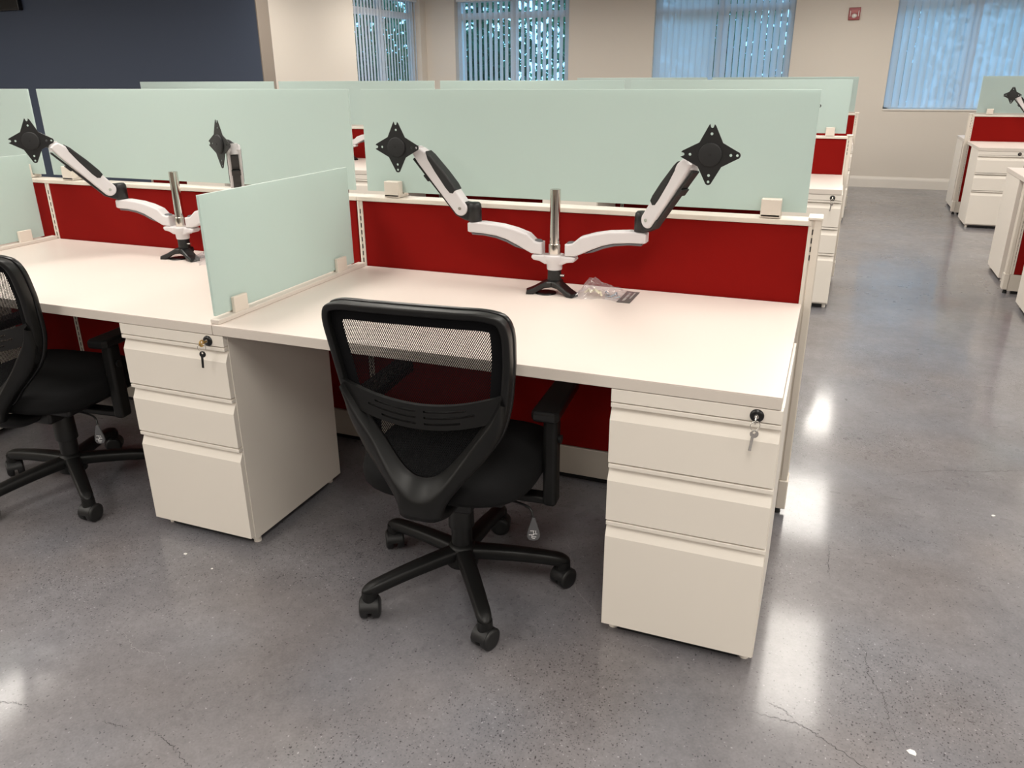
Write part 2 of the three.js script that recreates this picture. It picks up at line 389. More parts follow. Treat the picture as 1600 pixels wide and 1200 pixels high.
// ---------------------------------------------------------------- workstation pieces
const W = 1.545, D = 0.807, H = 0.737, PT = 0.06;   // desk width, depth, height, panel thickness

// partition panel: local x 0..W, front face z = 0, back z = -PT
function makePanel(label, endRight, endLeft, group) {
  const o = thing('partition_panel', label, 'partition', [0, 0, 0], 0, group);
  part('top_cap', bx(0, W, 0.972, 0.988, -PT - 0.006, 0.006, 0.003), M.panelFrame, o);
  part('fabric_tile', bx(0.02, W - 0.008, 0.134, 0.971, -0.012, -0.001, 0.003), M.red, o);
  part('fabric_tile', bx(0.02, W - 0.002, 0.134, 0.971, -PT + 0.001, -PT + 0.012, 0.003), M.red, o);
  part('core', bx(0.004, W - 0.004, 0.12, 0.972, -PT + 0.012, -0.012, 0), M.panelFrame, o);
  for (const s of [0, 1]) {
    const z0 = s ? -PT - 0.001 : -0.014, z1 = s ? -PT + 0.014 : 0.001;
    const rail = part('slotted_rail', [bx(-0.002, 0.006, 0.132, 0.972, z0, z1, 0.001), bx(0.0125, 0.0205, 0.132, 0.972, z0, z1, 0.001), bx(0.005, 0.0135, 0.132, 0.972, z0 + 0.002, z1 - 0.002, 0)], M.panelFrame, o);
    const sl = []; for (let y = 0.19; y < 0.94; y += 0.0254) sl.push(bx(0.0075, 0.0108, y, y + 0.016, s ? -PT - 0.0002 : -0.002, s ? -PT + 0.002 : 0.0002, 0));
    part('slot_column', sl, M.black, rail);
  }
  part('base_raceway', bx(0, W, 0.022, 0.131, -PT - 0.003, 0.003, 0.003), M.raceway, o);
  part('foot_strip', bx(0.03, W - 0.03, 0, 0.022, -PT + 0.012, -0.012, 0), M.black, o);
  for (const [on, s] of [[endRight, 1], [endLeft, -1]]) if (on) {
    const X = s > 0 ? W : 0, e = (a, b, ...r) => bx(...(s > 0 ? [X + a, X + b] : [X - b, X - a]), ...r);
    const post = part('end_post', [e(-0.009, 0.002, 0.135, 0.992, -PT - 0.004, 0.003), e(0.006, 0.026, 0.135, 0.992, -PT - 0.004, 0.003), e(0, 0.008, 0.135, 0.992, -PT, -0.001, 0), e(0.0255, 0.0275, 0.15, 0.98, -0.022, -0.004, 0.0005), e(0.0255, 0.0275, 0.15, 0.98, -PT + 0.004, -0.038, 0.0005)], M.panelFrame, o);
    { const sl = []; for (let y = 0.87; y < 0.96; y += 0.0254) sl.push(e(0.0025, 0.0055, y, y + 0.016, -0.0014, -0.0004, 0)); part('slot_column', sl, M.black, post); }
    part('post_cap', e(-0.012, 0.029, 0.99, 0.998, -PT - 0.008, 0.008), M.panelFrame, post);
    part('end_cover', e(0, 0.031, 0.03, 0.135, -PT - 0.008, 0.008, 0.004), M.panelFrame, o);
    part('levelling_foot', at(cyl(0.014, 0.01, 0.03, 16), X + s * 0.004, 0.015, -PT / 2), M.black, o);
  }
  return o;
}
// frosted screen on top of a panel: local x 0..W
function makeScreen(label, group) {
  const o = thing('frosted_screen', label, 'glass screen', [0, 0, 0], 0, group);
  part('glass_pane', bx(0.031, 1.524, 0.02, 0.3632, -0.004, 0.004, 0.001), M.frosted, o);
  for (const x of [0.146, 1.425]) part('clamp_bracket', [bx(x - 0.029, x + 0.029, 0.005, 0.06, 0.0045, 0.036, 0.003), bx(x - 0.029, x + 0.029, 0.005, 0.06, -0.036, -0.0045, 0.003), bx(x - 0.029, x + 0.029, 0.005, 0.0155, -0.036, 0.036, 0.002)], M.bracket, o);
  return o;     // stands on y = 0.985 + its own base
}
// frosted divider between two desks: local z 0.058..0.788, on desk top
function makeDivider(label, group) {
  const o = thing('frosted_divider', label, 'glass divider', [0, 0, 0], 0, group);
  part('glass_pane', bx(-0.004, 0.004, 0.02, 0.358, 0.058, 0.788, 0.001), M.frosted, o);
  part('base_rail', bx(-0.008, 0.022, 0, 0.014, 0.012, 0.8, 0.003), M.edge, o);
  for (const z of [0.153, 0.69]) part('clamp_bracket', [bx(0.0045, 0.017, 0.012, 0.06, z - 0.03, z + 0.03, 0.003), bx(-0.017, -0.0045, 0.012, 0.06, z - 0.03, z + 0.03, 0.003)], M.bracket, o);
  return o;
}
function makeDesk(label, group) {     // local x 0..W, z 0..D, base at underside of the top
  const o = thing('desk_worktop', label, 'desk', [0, 0, 0], 0, group);
  part('laminate_top', bx(0.001, W - 0.001, 0.0265, 0.03, 0.004, D, 0.0012), M.laminate, o);
  part('edge_band', bx(0.001, W - 0.001, 0, 0.0268, 0.004, D, 0.0015), M.edge, o);
  return o;
}
// drawer pedestal: local x 0..PW, z 0..PD (front at PD)
const PW = 0.387, PD = 0.5;
function drawerFront(y0, y1) {        // section through a front: flat face, chamfered pull edge at the top
  const t = 0.02, s = outline([[0, y0], [t, y0 + 0.0015], [t, y1 - 0.03], [0.004, y1], [0, y1]]);
  const g = new THREE.ExtrudeGeometry(s, { depth: PW - 0.004, bevelEnabled: true, bevelThickness: 0.001, bevelSize: 0.001, bevelOffset: -0.001, bevelSegments: 2 });
  g.translate(0, 0, -(PW - 0.004) / 2 + 0.001).rotateY(-Math.PI / 2);   // extrusion along x, profile x -> z
  return metreUV(g.translate(PW / 2, 0, PD - t));
}
const frontGeos = [drawerFront(0.512, 0.655), drawerFront(0.352, 0.493), drawerFront(0.037, 0.335)];
const lipGeo = (y) => bx(0.001, PW - 0.001, y - 0.011, y, PD - 0.021, PD, 0.0015);
function makePedestal(label, group) {
  const o = thing('drawer_pedestal', label, 'drawer pedestal', [0, 0, 0], 0, group);
  part('body', [bx(0, 0.012, 0.026, 0.706, 0, PD - 0.018, 0.001), bx(PW - 0.012, PW, 0.026, 0.706, 0, PD - 0.018, 0.001), bx(0.01, PW - 0.01, 0.026, 0.706, 0, 0.012, 0), bx(0.01, PW - 0.01, 0.026, 0.04, 0, PD - 0.02, 0), bx(0.01, PW - 0.01, 0.69, 0.706, 0, PD - 0.02, 0), bx(0.01, PW - 0.01, 0.04, 0.69, PD - 0.06, PD - 0.05, 0)], M.steel, o);
  part('top_rail', bx(0.001, PW - 0.001, 0.672, 0.705, PD - 0.03, PD, 0.0015), M.steel, o);
  [0, 1, 2].forEach((k) => { const f = part('drawer', frontGeos[k], M.steel, o); part('drawer_lip', lipGeo([0.6695, 0.509, 0.349][k]), M.steel, f); });
  const lk = part('lock', at(lathe([[0, 0.006], [0.009, 0.006], [0.0145, 0.004], [0.0155, 0]], 28), PW - 0.055, 0.687, PD, Math.PI / 2), M.blackGloss, o);
  part('lock_core', at(cyl(0.0055, 0.005, 0.004, 16), PW - 0.055, 0.687, PD + 0.007, Math.PI / 2), M.silver, lk);
  part('plinth', bx(0.036, PW - 0.036, 0.004, 0.027, 0.045, PD - 0.034, 0.002), M.black, o);
  for (const [x, z] of [[0.03, 0.03], [PW - 0.03, 0.03], [0.022, PD - 0.05], [PW - 0.022, PD - 0.05]]) part('glide', at(cyl(0.012, 0.011, 0.027, 14), x, 0.0135, z), M.steel, o);
  return o;
}
function makeKeys(head, label, group) {     // local origin at the lock face
  const o = thing('drawer_key', label, 'key', [0, 0, 0], 0, group);
  const bow = (r) => { const s = new THREE.Shape(); s.absarc(0, 0, r, 0, Math.PI * 2, false); const h = new THREE.Path(); h.absarc(0, r * 0.35, r * 0.3, 0, Math.PI * 2, true); s.holes.push(h); return ext(s, 0.0024, 0.0006); };
  part('inserted_key', [at(bow(0.0105), 0, 0, 0.026, 0, Math.PI / 2), bx(-0.0012, 0.0012, -0.003, 0.003, 0.006, 0.018, 0)], head, o);
  part('key_ring', at(new THREE.TorusGeometry(0.011, 0.0009, 8, 32), 0, -0.0125, 0.0285, 0, 0.5), M.silver, o);
  part('hanging_key', [at(bow(0.0095), 0.0, -0.032, 0.0285, 0, 0.25, 0.12), at(bx(-0.0035, 0.003, -0.034, 0, -0.001, 0.001, 0.0004), -0.003, -0.04, 0.0285, 0, 0.25, -0.08)], head === M.brass ? M.black : M.silver, o);
  return o;
}

// ---------------------------------------------------------------- dual monitor arm (origin on the desk under the pole)
const starPlate = (() => {
  const s = new THREE.Shape(), tip = 0.078, tw = 0.0095, inn = 0.0435, pts = [];
  for (let k = 0; k < 4; k++) {
    const a = k * Math.PI / 2 + Math.PI / 2, c = Math.cos(a), q = Math.sin(a), P = (r, t) => pts.push([c * r - q * t, q * r + c * t]);
    if (k === 0 || k === 1) { P(tip - 0.005, -tw); P(tip - 0.001, -0.0055); P(tip - 0.009, -0.0032); P(tip - 0.0105, 0); P(tip - 0.009, 0.0032); P(tip, 0.0065); P(tip - 0.005, tw); }
    else for (let j = -3; j <= 3; j++) { const b = j * Math.PI / 7; P(tip - tw + tw * Math.cos(b), tw * Math.sin(b)); }
    const d = a + Math.PI / 4; pts.push([Math.cos(d) * inn, Math.sin(d) * inn]);
  }
  s.setFromPoints(pts.map(([x, y]) => new THREE.Vector2(x, y)));
  for (let k = 0; k < 4; k++) {
    const a = k * Math.PI / 2, h = new THREE.Path(); h.absarc(Math.cos(a) * 0.053, Math.sin(a) * 0.053, 0.0036, 0, Math.PI * 2, true); s.holes.push(h);
    if (k === 0 || k === 3) { const g = new THREE.Path(); g.absarc(Math.cos(a) * 0.0695, Math.sin(a) * 0.0695, 0.0034, 0, Math.PI * 2, true); s.holes.push(g); }
  }
  return ext(s, 0.0028, 0.0005, 1);
})();
const lowerShape = outline([[-0.012, -0.001], [-0.012, 0.037], [0.012, 0.041], [0.036, 0.062], [0.08, 0.076], [0.127, 0.085], [0.19, 0.09], [0.236, 0.088], [0.243, 0.084], [0.243, 0.058], [0.236, 0.055], [0.19, 0.054], [0.142, 0.049], [0.108, 0.04], [0.075, 0.026], [0.042, 0.01], [0.022, 0.001]]);
const upperShape = (() => { const s = new THREE.Shape(); s.moveTo(0, -0.024); s.absarc(0, 0, 0.024, -Math.PI / 2, -Math.PI * 1.42, true); s.lineTo(0.06, 0.027); s.lineTo(0.205, 0.024); s.lineTo(0.229, 0.017); s.quadraticCurveTo(0.236, 0.01, 0.236, 0); s.lineTo(0.236, -0.015); s.lineTo(0.2, -0.02); s.lineTo(0, -0.024); return s; })();
const insertShape = outline([[0.052, 0.029], [0.048, 0.012], [0.058, 0.003], [0.08, 0.0025], [0.14, 0.0075], [0.185, 0.014], [0.208, 0.0265], [0.19, 0.0305], [0.12, 0.0335], [0.07, 0.0325]]);
function makeArm(label, arms, group) {
  const o = thing('dual_monitor_arm', label, 'monitor arm', [0, 0, 0], 0, group);
  // clamp base: collar with two splayed feet
  const foot = (s) => ext(outline([[0, 0.042], [0.018, 0.042], [0.03, 0.036], [0.056, 0.022], [0.081, 0.012], [0.083, 0.0], [0.06, 0.0], [0.046, 0.009], [0.024, 0.02], [0, 0.022]]), 0.04, 0.005).scale(s, 1, 1);
  const flip = (g) => { const i = g.index; const a = g.attributes; for (const k of ['position', 'normal', 'uv']) { const n = a[k].itemSize, r = a[k].array; for (let t = 0; t < a[k].count; t += 3) for (let c = 0; c < n; c++) { const q = r[(t + 1) * n + c]; r[(t + 1) * n + c] = r[(t + 2) * n + c]; r[(t + 2) * n + c] = q; } } g.computeVertexNormals(); return g; };
  part('clamp_base', [at(foot(1), 0.004, 0, 0.012, 0, -0.35), at(flip(foot(-1)), -0.004, 0, 0.012, 0, 0.35), bx(-0.024, 0.024, 0.02, 0.043, -0.026, 0.028, 0.008)], M.blackGloss, o);
  part('grommet_plate', at(lathe([[0, 0.004], [0.028, 0.004], [0.033, 0.003], [0.034, 0]], 32), -0.022, 0.0002, 0.018), M.black, o);
  part('collar', at(cyl(0.0225, 0.0215, 0.05, 28), 0, 0.053, 0), M.black, o);
  part('clamp_screw', at(cyl(0.005, 0.005, 0.014, 12), 0.028, 0.058, 0.004, 0, 0, Math.PI / 2), M.silver, o);
  part('pole', merge([at(cyl(0.0165, 0.0165, 0.252, 32), 0, 0.199, 0), at(lathe([[0.0165, 0], [0.0155, 0.0015], [0, 0.0015]], 32), 0, 0.3245, 0)]), M.chrome, o);
  part('pole_sleeve', at(lathe([[0.0168, 0], [0.0195, 0.001], [0.0195, 0.034], [0.0168, 0.036]], 32), 0, 0.122, 0), M.chrome, o);
  // hub: a white cross piece that carries the two lower arms
  part('hub_bracket', [at(lathe([[0.0235, 0.0], [0.0245, 0.004], [0.0255, 0.018], [0.033, 0.03], [0.035, 0.044], [0.032, 0.047], [0.018, 0.047]], 32), 0, 0.076, 0), ext(outline([[-0.071, 0.12], [-0.073, 0.112], [-0.066, 0.105], [-0.045, 0.102], [-0.028, 0.094], [0.028, 0.094], [0.045, 0.102], [0.066, 0.105], [0.073, 0.112], [0.071, 0.12], [0.06, 0.1225], [-0.06, 0.1225]]), 0.042, 0.005)], M.armWhite, o);
  for (const a of arms) {
    const side = a.side, px = side * 0.05, py = 0.1235;
    const lo = new THREE.Group(), L = (name, geo, mat, parent = o) => { const m = part(name, geo.clone(), mat, parent); return m; };
    const place = (g, ang, x, y, z) => g.clone().rotateY(ang).translate(x, y, z);
    const body = part('lower_arm', place(ext(lowerShape, 0.042, 0.006, 3), a.lower, px, py, 0), M.armWhite, o);
    part('arm_underside', place(ext(outline([[0.05, 0.011], [0.08, 0.0255], [0.11, 0.0385], [0.142, 0.0475], [0.19, 0.0525], [0.232, 0.0535], [0.228, 0.047], [0.19, 0.047], [0.145, 0.041], [0.11, 0.031], [0.08, 0.018]]), 0.03, 0.002), a.lower, px, py, 0), M.armGrey, body);
    part('pivot_cap', at(lathe([[0, 0.006], [0.012, 0.005], [0.0165, 0]], 24), px + Math.cos(a.lower) * 0.006, py + 0.0385, -Math.sin(a.lower) * 0.006), M.armGrey, body);
    const ex = px + Math.cos(a.lower) * 0.224, ez = -Math.sin(a.lower) * 0.224, ey = py + 0.0885;
    const up = a.upper, fwd = 0.03;
    const el = part('elbow', [at(lathe([[0.0, 0.062], [0.016, 0.061], [0.021, 0.055], [0.0225, 0.045], [0.0225, 0.001], [0, 0.0]], 28), ex, ey, ez),
      place(ext(outline([[0, 0.002], [0.03, 0.004], [0.062, 0.018], [0.082, 0.045], [0.05, 0.06], [0.03, 0.062], [0, 0.06]]), 0.032, 0.004), up, ex, ey, ez)], M.black, o);
    const bx0 = ex + Math.cos(up) * 0.042, bz0 = ez - Math.sin(up) * 0.042, by0 = ey + 0.042;
    const tilt = (g) => g.clone().rotateZ(a.tilt).rotateY(up).translate(bx0, by0, bz0);
    part('elbow_bolt', tilt(at(cyl(0.005, 0.005, 0.052, 14), 0, 0, 0, Math.PI / 2)), M.silver, el);
    const u = part('upper_arm', tilt(ext(upperShape, 0.046, 0.006, 3)), M.armWhite, o);
    part('arm_cover', tilt(ext(insertShape, 0.05, 0.006, 3)), M.blackMatte, u);
    part('tension_link', tilt(bx(-0.005, 0.222, -0.0305, -0.0235, -0.013, 0.013, 0.002)), M.black, u);
    part('cable_clip', tilt(bx(0.135, 0.16, -0.036, -0.03, -0.015, 0.015, 0.002)), M.black, u);
    const tx = bx0 + Math.cos(a.tilt) * 0.232 * Math.cos(up), tz = bz0 - Math.cos(a.tilt) * 0.232 * Math.sin(up), ty = by0 + Math.sin(a.tilt) * 0.232;
    const pc = V(tx + a.off[0], ty + a.off[1], tz + a.off[2]), nrm = V(Math.sin(a.face), 0, Math.cos(a.face));
    part('head_joint', [at(cyl(0.0155, 0.0155, 0.034, 22), tx, ty - 0.004, tz)], M.armWhite, u);
    const kn = pc.clone().addScaledVector(nrm, -0.03);
    part('tilt_joint', [tube([[tx, ty, tz], [(tx + kn.x) / 2, (ty + kn.y) / 2, (tz + kn.z) / 2], [kn.x, kn.y, kn.z], [pc.x, pc.y, pc.z]], 0.014, 12, 14)], M.black, o);
    const pl = part('mount_plate', starPlate.clone().rotateZ(a.roll ?? 0).rotateX(a.pitch ?? 0).rotateY(a.face).translate(pc.x, pc.y, pc.z), M.black, o);
    part('plate_boss', at(lathe([[0.031, 0], [0.0305, 0.004], [0.028, 0.0065], [0.004, 0.0075], [0.003, 0.006], [0, 0.006]], 36), 0, 0, 0.0012, Math.PI / 2).rotateX(a.pitch ?? 0).rotateY(a.face).translate(pc.x, pc.y, pc.z), M.blackMatte, pl);
  }
  return o;
}

// ---------------------------------------------------------------- task chair (origin on the floor under the column, back towards +z)
const backZ = (x, y) => {
  const ys = [0.3, 0.42, 0.55, 0.65, 0.78, 0.93], zs = [0.272, 0.25, 0.226, 0.228, 0.25, 0.288];
  let k = 0; while (k < ys.length - 2 && y > ys[k + 1]) k++;
  const t = Math.min(1.2, Math.max(-0.2, (y - ys[k]) / (ys[k + 1] - ys[k])));
  return zs[k] + (zs[k + 1] - zs[k]) * t - 0.42 * x * x;
};
// loft of rows of points (each row a list of [x, y, dz]) on the curved back
function backLoft(rows, closedAcross, closedAlong) {
  const n = rows.length, m = rows[0].length, pos = [], idx = [];
  for (const r of rows) for (const [x, y, dz] of r) pos.push(x, y, backZ(x, y) + dz);
  for (let i = 0; i < (closedAcross ? n : n - 1); i++) for (let j = 0; j < (closedAlong ? m : m - 1); j++) {
    const a = i * m + j, b = i * m + (j + 1) % m, c = ((i + 1) % n) * m + j, d = ((i + 1) % n) * m + (j + 1) % m;
    idx.push(a, b, c, b, d, c);
  }
  const g = new THREE.BufferGeometry(); g.setAttribute('position', new THREE.Float32BufferAttribute(pos, 3)); g.setIndex(idx); g.computeVertexNormals();
  return g;
}
const smooth = (pts, n, closed = false) => new THREE.CatmullRomCurve3(pts.map(([x, y]) => V(x, y, 0)), closed, 'centripetal').getSpacedPoints(n).slice(0, closed ? -1 : undefined).map((p) => [p.x, p.y]);
const halfBack = [[0, 0.914], [0.1, 0.913], [0.185, 0.909], [0.216, 0.897], [0.229, 0.868], [0.229, 0.8], [0.222, 0.73], [0.212, 0.66], [0.193, 0.59], [0.16, 0.535], [0.105, 0.472], [0.06, 0.42]];
const backOutline = smooth([...halfBack, ...halfBack.slice(1).reverse().map(([x, y]) => [-x, y])], 160, true);
function inset(pts, d) {
  const n = pts.length, cx = 0, cy = 0.7;
  return pts.map(([x, y], i) => {
    const a = pts[(i + n - 1) % n], b = pts[(i + 1) % n], tx = b[0] - a[0], ty = b[1] - a[1], l = Math.hypot(tx, ty) || 1;
    let nx = -ty / l, ny = tx / l; if ((cx - x) * nx + (cy - y) * ny < 0) { nx = -nx; ny = -ny; }
    return [x + nx * d, y + ny * d];
  });
}
function inside(poly, x, y) {
  let c = false; for (let i = 0, j = poly.length - 1; i < poly.length; j = i++) { const [xi, yi] = poly[i], [xj, yj] = poly[j]; if ((yi > y) !== (yj > y) && x < (xj - xi) * (y - yi) / (yj - yi) + xi) c = !c; }
  return c;
}
function rimGeo(d0, d1, z0, z1) {     // rounded rim between two insets of the outline
  const rows = []; const mid = (d0 + d1) / 2, hw = (d1 - d0) / 2, zc = (z0 + z1) / 2, hz = (z1 - z0) / 2;
  for (let k = 0; k < 12; k++) { const t = k / 12 * Math.PI * 2, c = Math.cos(t), s = Math.sin(t), e = (v) => Math.sign(v) * Math.sqrt(Math.abs(v)); rows.push(inset(backOutline, mid + hw * e(c)).map(([x, y]) => [x, y, zc + hz * e(s)])); }
  return backLoft(rows, true, true);
}
const strands = (() => {              // woven back mesh: real threads
  const poly = inset(backOutline, 0.038), pos = [];
  const ribbon = (x0, y0, dx, dy, w, dz) => {
    const N = 150, L = 0.7; let prev = null;
    for (let i = 0; i <= N; i++) {
      const t = -L / 2 + L * i / N, x = x0 + dx * t, y = y0 + dy * t, ok = inside(poly, x, y);
      const cur = ok ? [[x - dy * w / 2, y + dx * w / 2], [x + dy * w / 2, y - dx * w / 2]] : null;
      if (cur && prev) { const q = [...prev, ...cur].map(([a, b]) => [a, b, backZ(a, b) - 0.004 + dz]); for (const k of [0, 1, 2, 1, 3, 2]) pos.push(...q[k]); }
      prev = cur;
    }
  };
  const a = 58 * deg;
  for (let s = -0.42; s < 0.42; s += 0.0042) ribbon(-Math.sin(a) * s, 0.68 + Math.cos(a) * s, Math.cos(a), Math.sin(a), 0.0021, 0);
  for (let s = -0.42; s < 0.42; s += 0.0052) ribbon(Math.sin(a) * s, 0.68 + Math.cos(a) * s, Math.cos(a), -Math.sin(a), 0.0009, 0.0004);
  const g = new THREE.BufferGeometry(); g.setAttribute('position', new THREE.Float32BufferAttribute(pos, 3)); g.computeVertexNormals(); return g;
})();
function bent(shape, depth, bevel, dz) {
  const g = ext(shape, depth, bevel, 2), p = g.attributes.position;
  for (let i = 0; i < p.count; i++) p.setZ(i, p.getZ(i) + backZ(p.getX(i), p.getY(i)) + dz);
  g.computeVertexNormals(); return toCreasedNormals(g, 0.6);
}
const lumbarGeo = (() => {            // bar with three slots either side of its centre
  const xs = [], ys = [0.6, 0.6125, 0.618, 0.6285, 0.634, 0.6445, 0.65, 0.664], pos = [], tri = (...q) => { for (const p of q) pos.push(...p); };
  for (let i = 0; i <= 80; i++) xs.push(-0.204 + 0.408 * i / 80);
  const slot = (i, j) => { if (i < 0 || i >= 80 || j < 0 || j >= 7) return true; const x = Math.abs((xs[i] + xs[i + 1]) / 2); return (j % 2 === 1) && x > 0.012 && x < [0, 0.1, 0, 0.137, 0, 0.115][j]; };
  const P = (i, j, f) => { const x = xs[i], y = ys[j] + x * x; return [x, y, backZ(x, y) + (f ? 0.019 : 0.006)]; };
  for (let i = 0; i < 80; i++) for (let j = 0; j < 7; j++) {
    if (slot(i, j)) continue;
    for (const f of [1, 0]) { const a = P(i, j, f), b = P(i + 1, j, f), c = P(i + 1, j + 1, f), d = P(i, j + 1, f); if (f) tri(a, b, c, a, c, d); else tri(a, c, b, a, d, c); }
    for (const [di, dj, p, q] of [[-1, 0, [i, j + 1], [i, j]], [1, 0, [i + 1, j], [i + 1, j + 1]], [0, -1, [i, j], [i + 1, j]], [0, 1, [i + 1, j + 1], [i, j + 1]]]) if (slot(i + di, j + dj)) { const a = P(...p, 0), b = P(...q, 0), c = P(...q, 1), d = P(...p, 1); tri(a, b, c, a, c, d); }
  }
  const g = new THREE.BufferGeometry(); g.setAttribute('position', new THREE.Float32BufferAttribute(pos, 3)); return toCreasedNormals(g, 0.5);
})();
function makeChair(label) {
  const o = thing('office_chair', label, 'chair', [0, 0, 0], 0, 'black mesh office chairs');
  // --- back
  const rim = part('back_frame', rimGeo(0, 0.019, -0.016, 0.018), M.plastic, o);
  part('front_rim', rimGeo(-0.002, 0.012, -0.031, -0.015), M.blackGloss, rim);
  const border = part('mesh_border', rimGeo(0.014, 0.048, -0.009, -0.001), M.meshCloth, o);
  part('mesh_weave', strands, M.meshCloth, border, 'stuff');
  part('lumbar_bar', lumbarGeo, M.plastic, o);
  const mir = (h) => smooth([...h, ...h.slice(0, -1).reverse().map(([x, y]) => [-x, y])], 60);
  const O = mir([[0.212, 0.68], [0.2, 0.61], [0.165, 0.54], [0.106, 0.468], [0.062, 0.405], [0.05, 0.372], [0, 0.366]]), R = mir([[0.206, 0.69], [0.178, 0.63], [0.128, 0.558], [0.066, 0.465], [0.036, 0.434], [0.015, 0.423], [0, 0.421]]), I = mir([[0.2, 0.7], [0.155, 0.625], [0.108, 0.556], [0.054, 0.492], [0.028, 0.474], [0.01, 0.469], [0, 0.468]]);
  const z = (l, d) => l.map(([x, y]) => [x, y, d]), lerp = (A, B, t) => A.map(([x, y], i) => [x + (B[i][0] - x) * t, y + (B[i][1] - y) * t]);
  part('back_spine', backLoft([z(I, -0.004), z(I, 0.004), z(lerp(I, R, 0.3), 0.015), z(lerp(I, R, 0.75), 0.03), z(R, 0.035), z(lerp(R, O, 0.15), 0.0355), z(lerp(R, O, 0.6), 0.03), z(O, 0.02), z(O, -0.004)], true, false), M.plastic, o);
  part('back_bracket', [tube([[0, 0.41, 0.258], [0, 0.375, 0.246], [0, 0.338, 0.18], [0, 0.33, 0.02]], 0.024, 24, 12).scale(1.7, 1, 1)], M.black, o);
  // --- seat
  const seat = new THREE.SphereGeometry(1, 48, 32), sp = seat.attributes.position;
  for (let i = 0; i < sp.count; i++) {
    const x = sp.getX(i), y = sp.getY(i), zz = sp.getZ(i), e = (v, p) => Math.sign(v) * Math.pow(Math.abs(v), p), r = Math.hypot(x, zz) || 1e-6, f = r < 1e-4 ? 0 : Math.pow(Math.pow(Math.abs(x / r), 3.4) + Math.pow(Math.abs(zz / r), 3.4), -1 / 3.4), rr2 = e(r, 0.55) * f;
    const X = x / r * rr2 * 0.24, Z = zz / r * rr2 * 0.245, Y = e(y, 0.7) * 0.056;
    sp.setXYZ(i, X, 0.412 + Y + (Y > 0 ? 0.1 * X * X : 0) - 0.35 * Math.max(0, -Z - 0.13) ** 1.5 * 3, Z - 0.02);
  }
  seat.computeVertexNormals(); metreUV(seat);
  const cushion = part('seat', seat, M.seatCloth, o);
  part('seat_pan', bx(-0.17, 0.17, 0.342, 0.37, -0.19, 0.13, 0.012), M.black, cushion);
  part('tilt_mechanism', [bx(-0.075, 0.075, 0.3, 0.346, -0.1, 0.12, 0.012)], M.black, o);
  // --- armrests
  for (const s of [-1, 1]) {
    const a = part('armrest', [bx(s * 0.262 - 0.019, s * 0.262 + 0.019, 0.305, 0.572, -0.03, 0.022, 0.012), bx(...(s > 0 ? [0.1, 0.27] : [-0.27, -0.1]), 0.308, 0.33, -0.025, 0.017, 0.006)], M.plastic, o);
    const pad = ext(outline([[-0.034, -0.13], [-0.028, -0.145], [0.028, -0.145], [0.034, -0.13], [0.037, 0.11], [0.028, 0.125], [-0.028, 0.125], [-0.037, 0.11]]), 0.03, 0.009, 3).rotateX(Math.PI / 2);
    part('arm_pad', pad.translate(s * 0.254, 0.578, -0.075), M.blackGloss, a);
    part('arm_button', at(cyl(0.012, 0.01, 0.01, 18), s * 0.284, 0.5, -0.004, 0, 0, Math.PI / 2), M.black, a);
  }
  // --- height lever with its printed paddle
  const lever = part('height_lever', tube([[0.07, 0.33, 0.05], [0.19, 0.335, 0.07], [0.23, 0.33, 0.085], [0.24, 0.308, 0.092]], 0.0035, 20, 8), M.black, o);
  const pd = new THREE.Shape(); pd.setFromPoints([[-0.004, 0.05], [0.004, 0.05], [0.016, 0.008], [0.0175, -0.006], [0.012, -0.016], [0, -0.019], [-0.012, -0.016], [-0.0175, -0.006], [-0.016, 0.008]].map(([x, y]) => new THREE.Vector2(x, y)));
  const pdl = part('lever_paddle', at(ext(pd, 0.007, 0.002), 0.241, 0.262, 0.095, 0, 0.25, 0), M.tagGrey, lever);
  part('paddle_print', [[-0.003, 0.012, 0.011, 0.0018], [0, 0.006, 0.0018, 0.012], [0.005, 0.003, 0.01, 0.0018], [-0.005, 0, 0.014, 0.0018], [0.002, -0.006, 0.011, 0.0018], [-0.004, -0.005, 0.0018, 0.01], [0.006, 0.009, 0.0018, 0.008], [0.001, -0.011, 0.007, 0.0018]].map(([x, y, w, h]) => at(bx(x - w / 2, x + w / 2, y - h / 2, y + h / 2, 0.003, 0.0039, 0), 0.241, 0.262, 0.095, 0, 0.25, 0)), M.tagPrint, pdl);
  // --- column and five-star base
  part('gas_column', [at(cyl(0.03, 0.03, 0.1, 24), 0, 0.17, 0), at(lathe([[0.03, 0], [0.037, 0.004], [0.035, 0.11], [0, 0.112]], 28), 0, 0.19, 0)], M.black, o);
  part('base_hub', at(lathe([[0, 0.14], [0.032, 0.138], [0.042, 0.12], [0.046, 0.07], [0.03, 0.06], [0, 0.06]], 30), 0, 0, 0), M.plastic, o);
  return o;
}
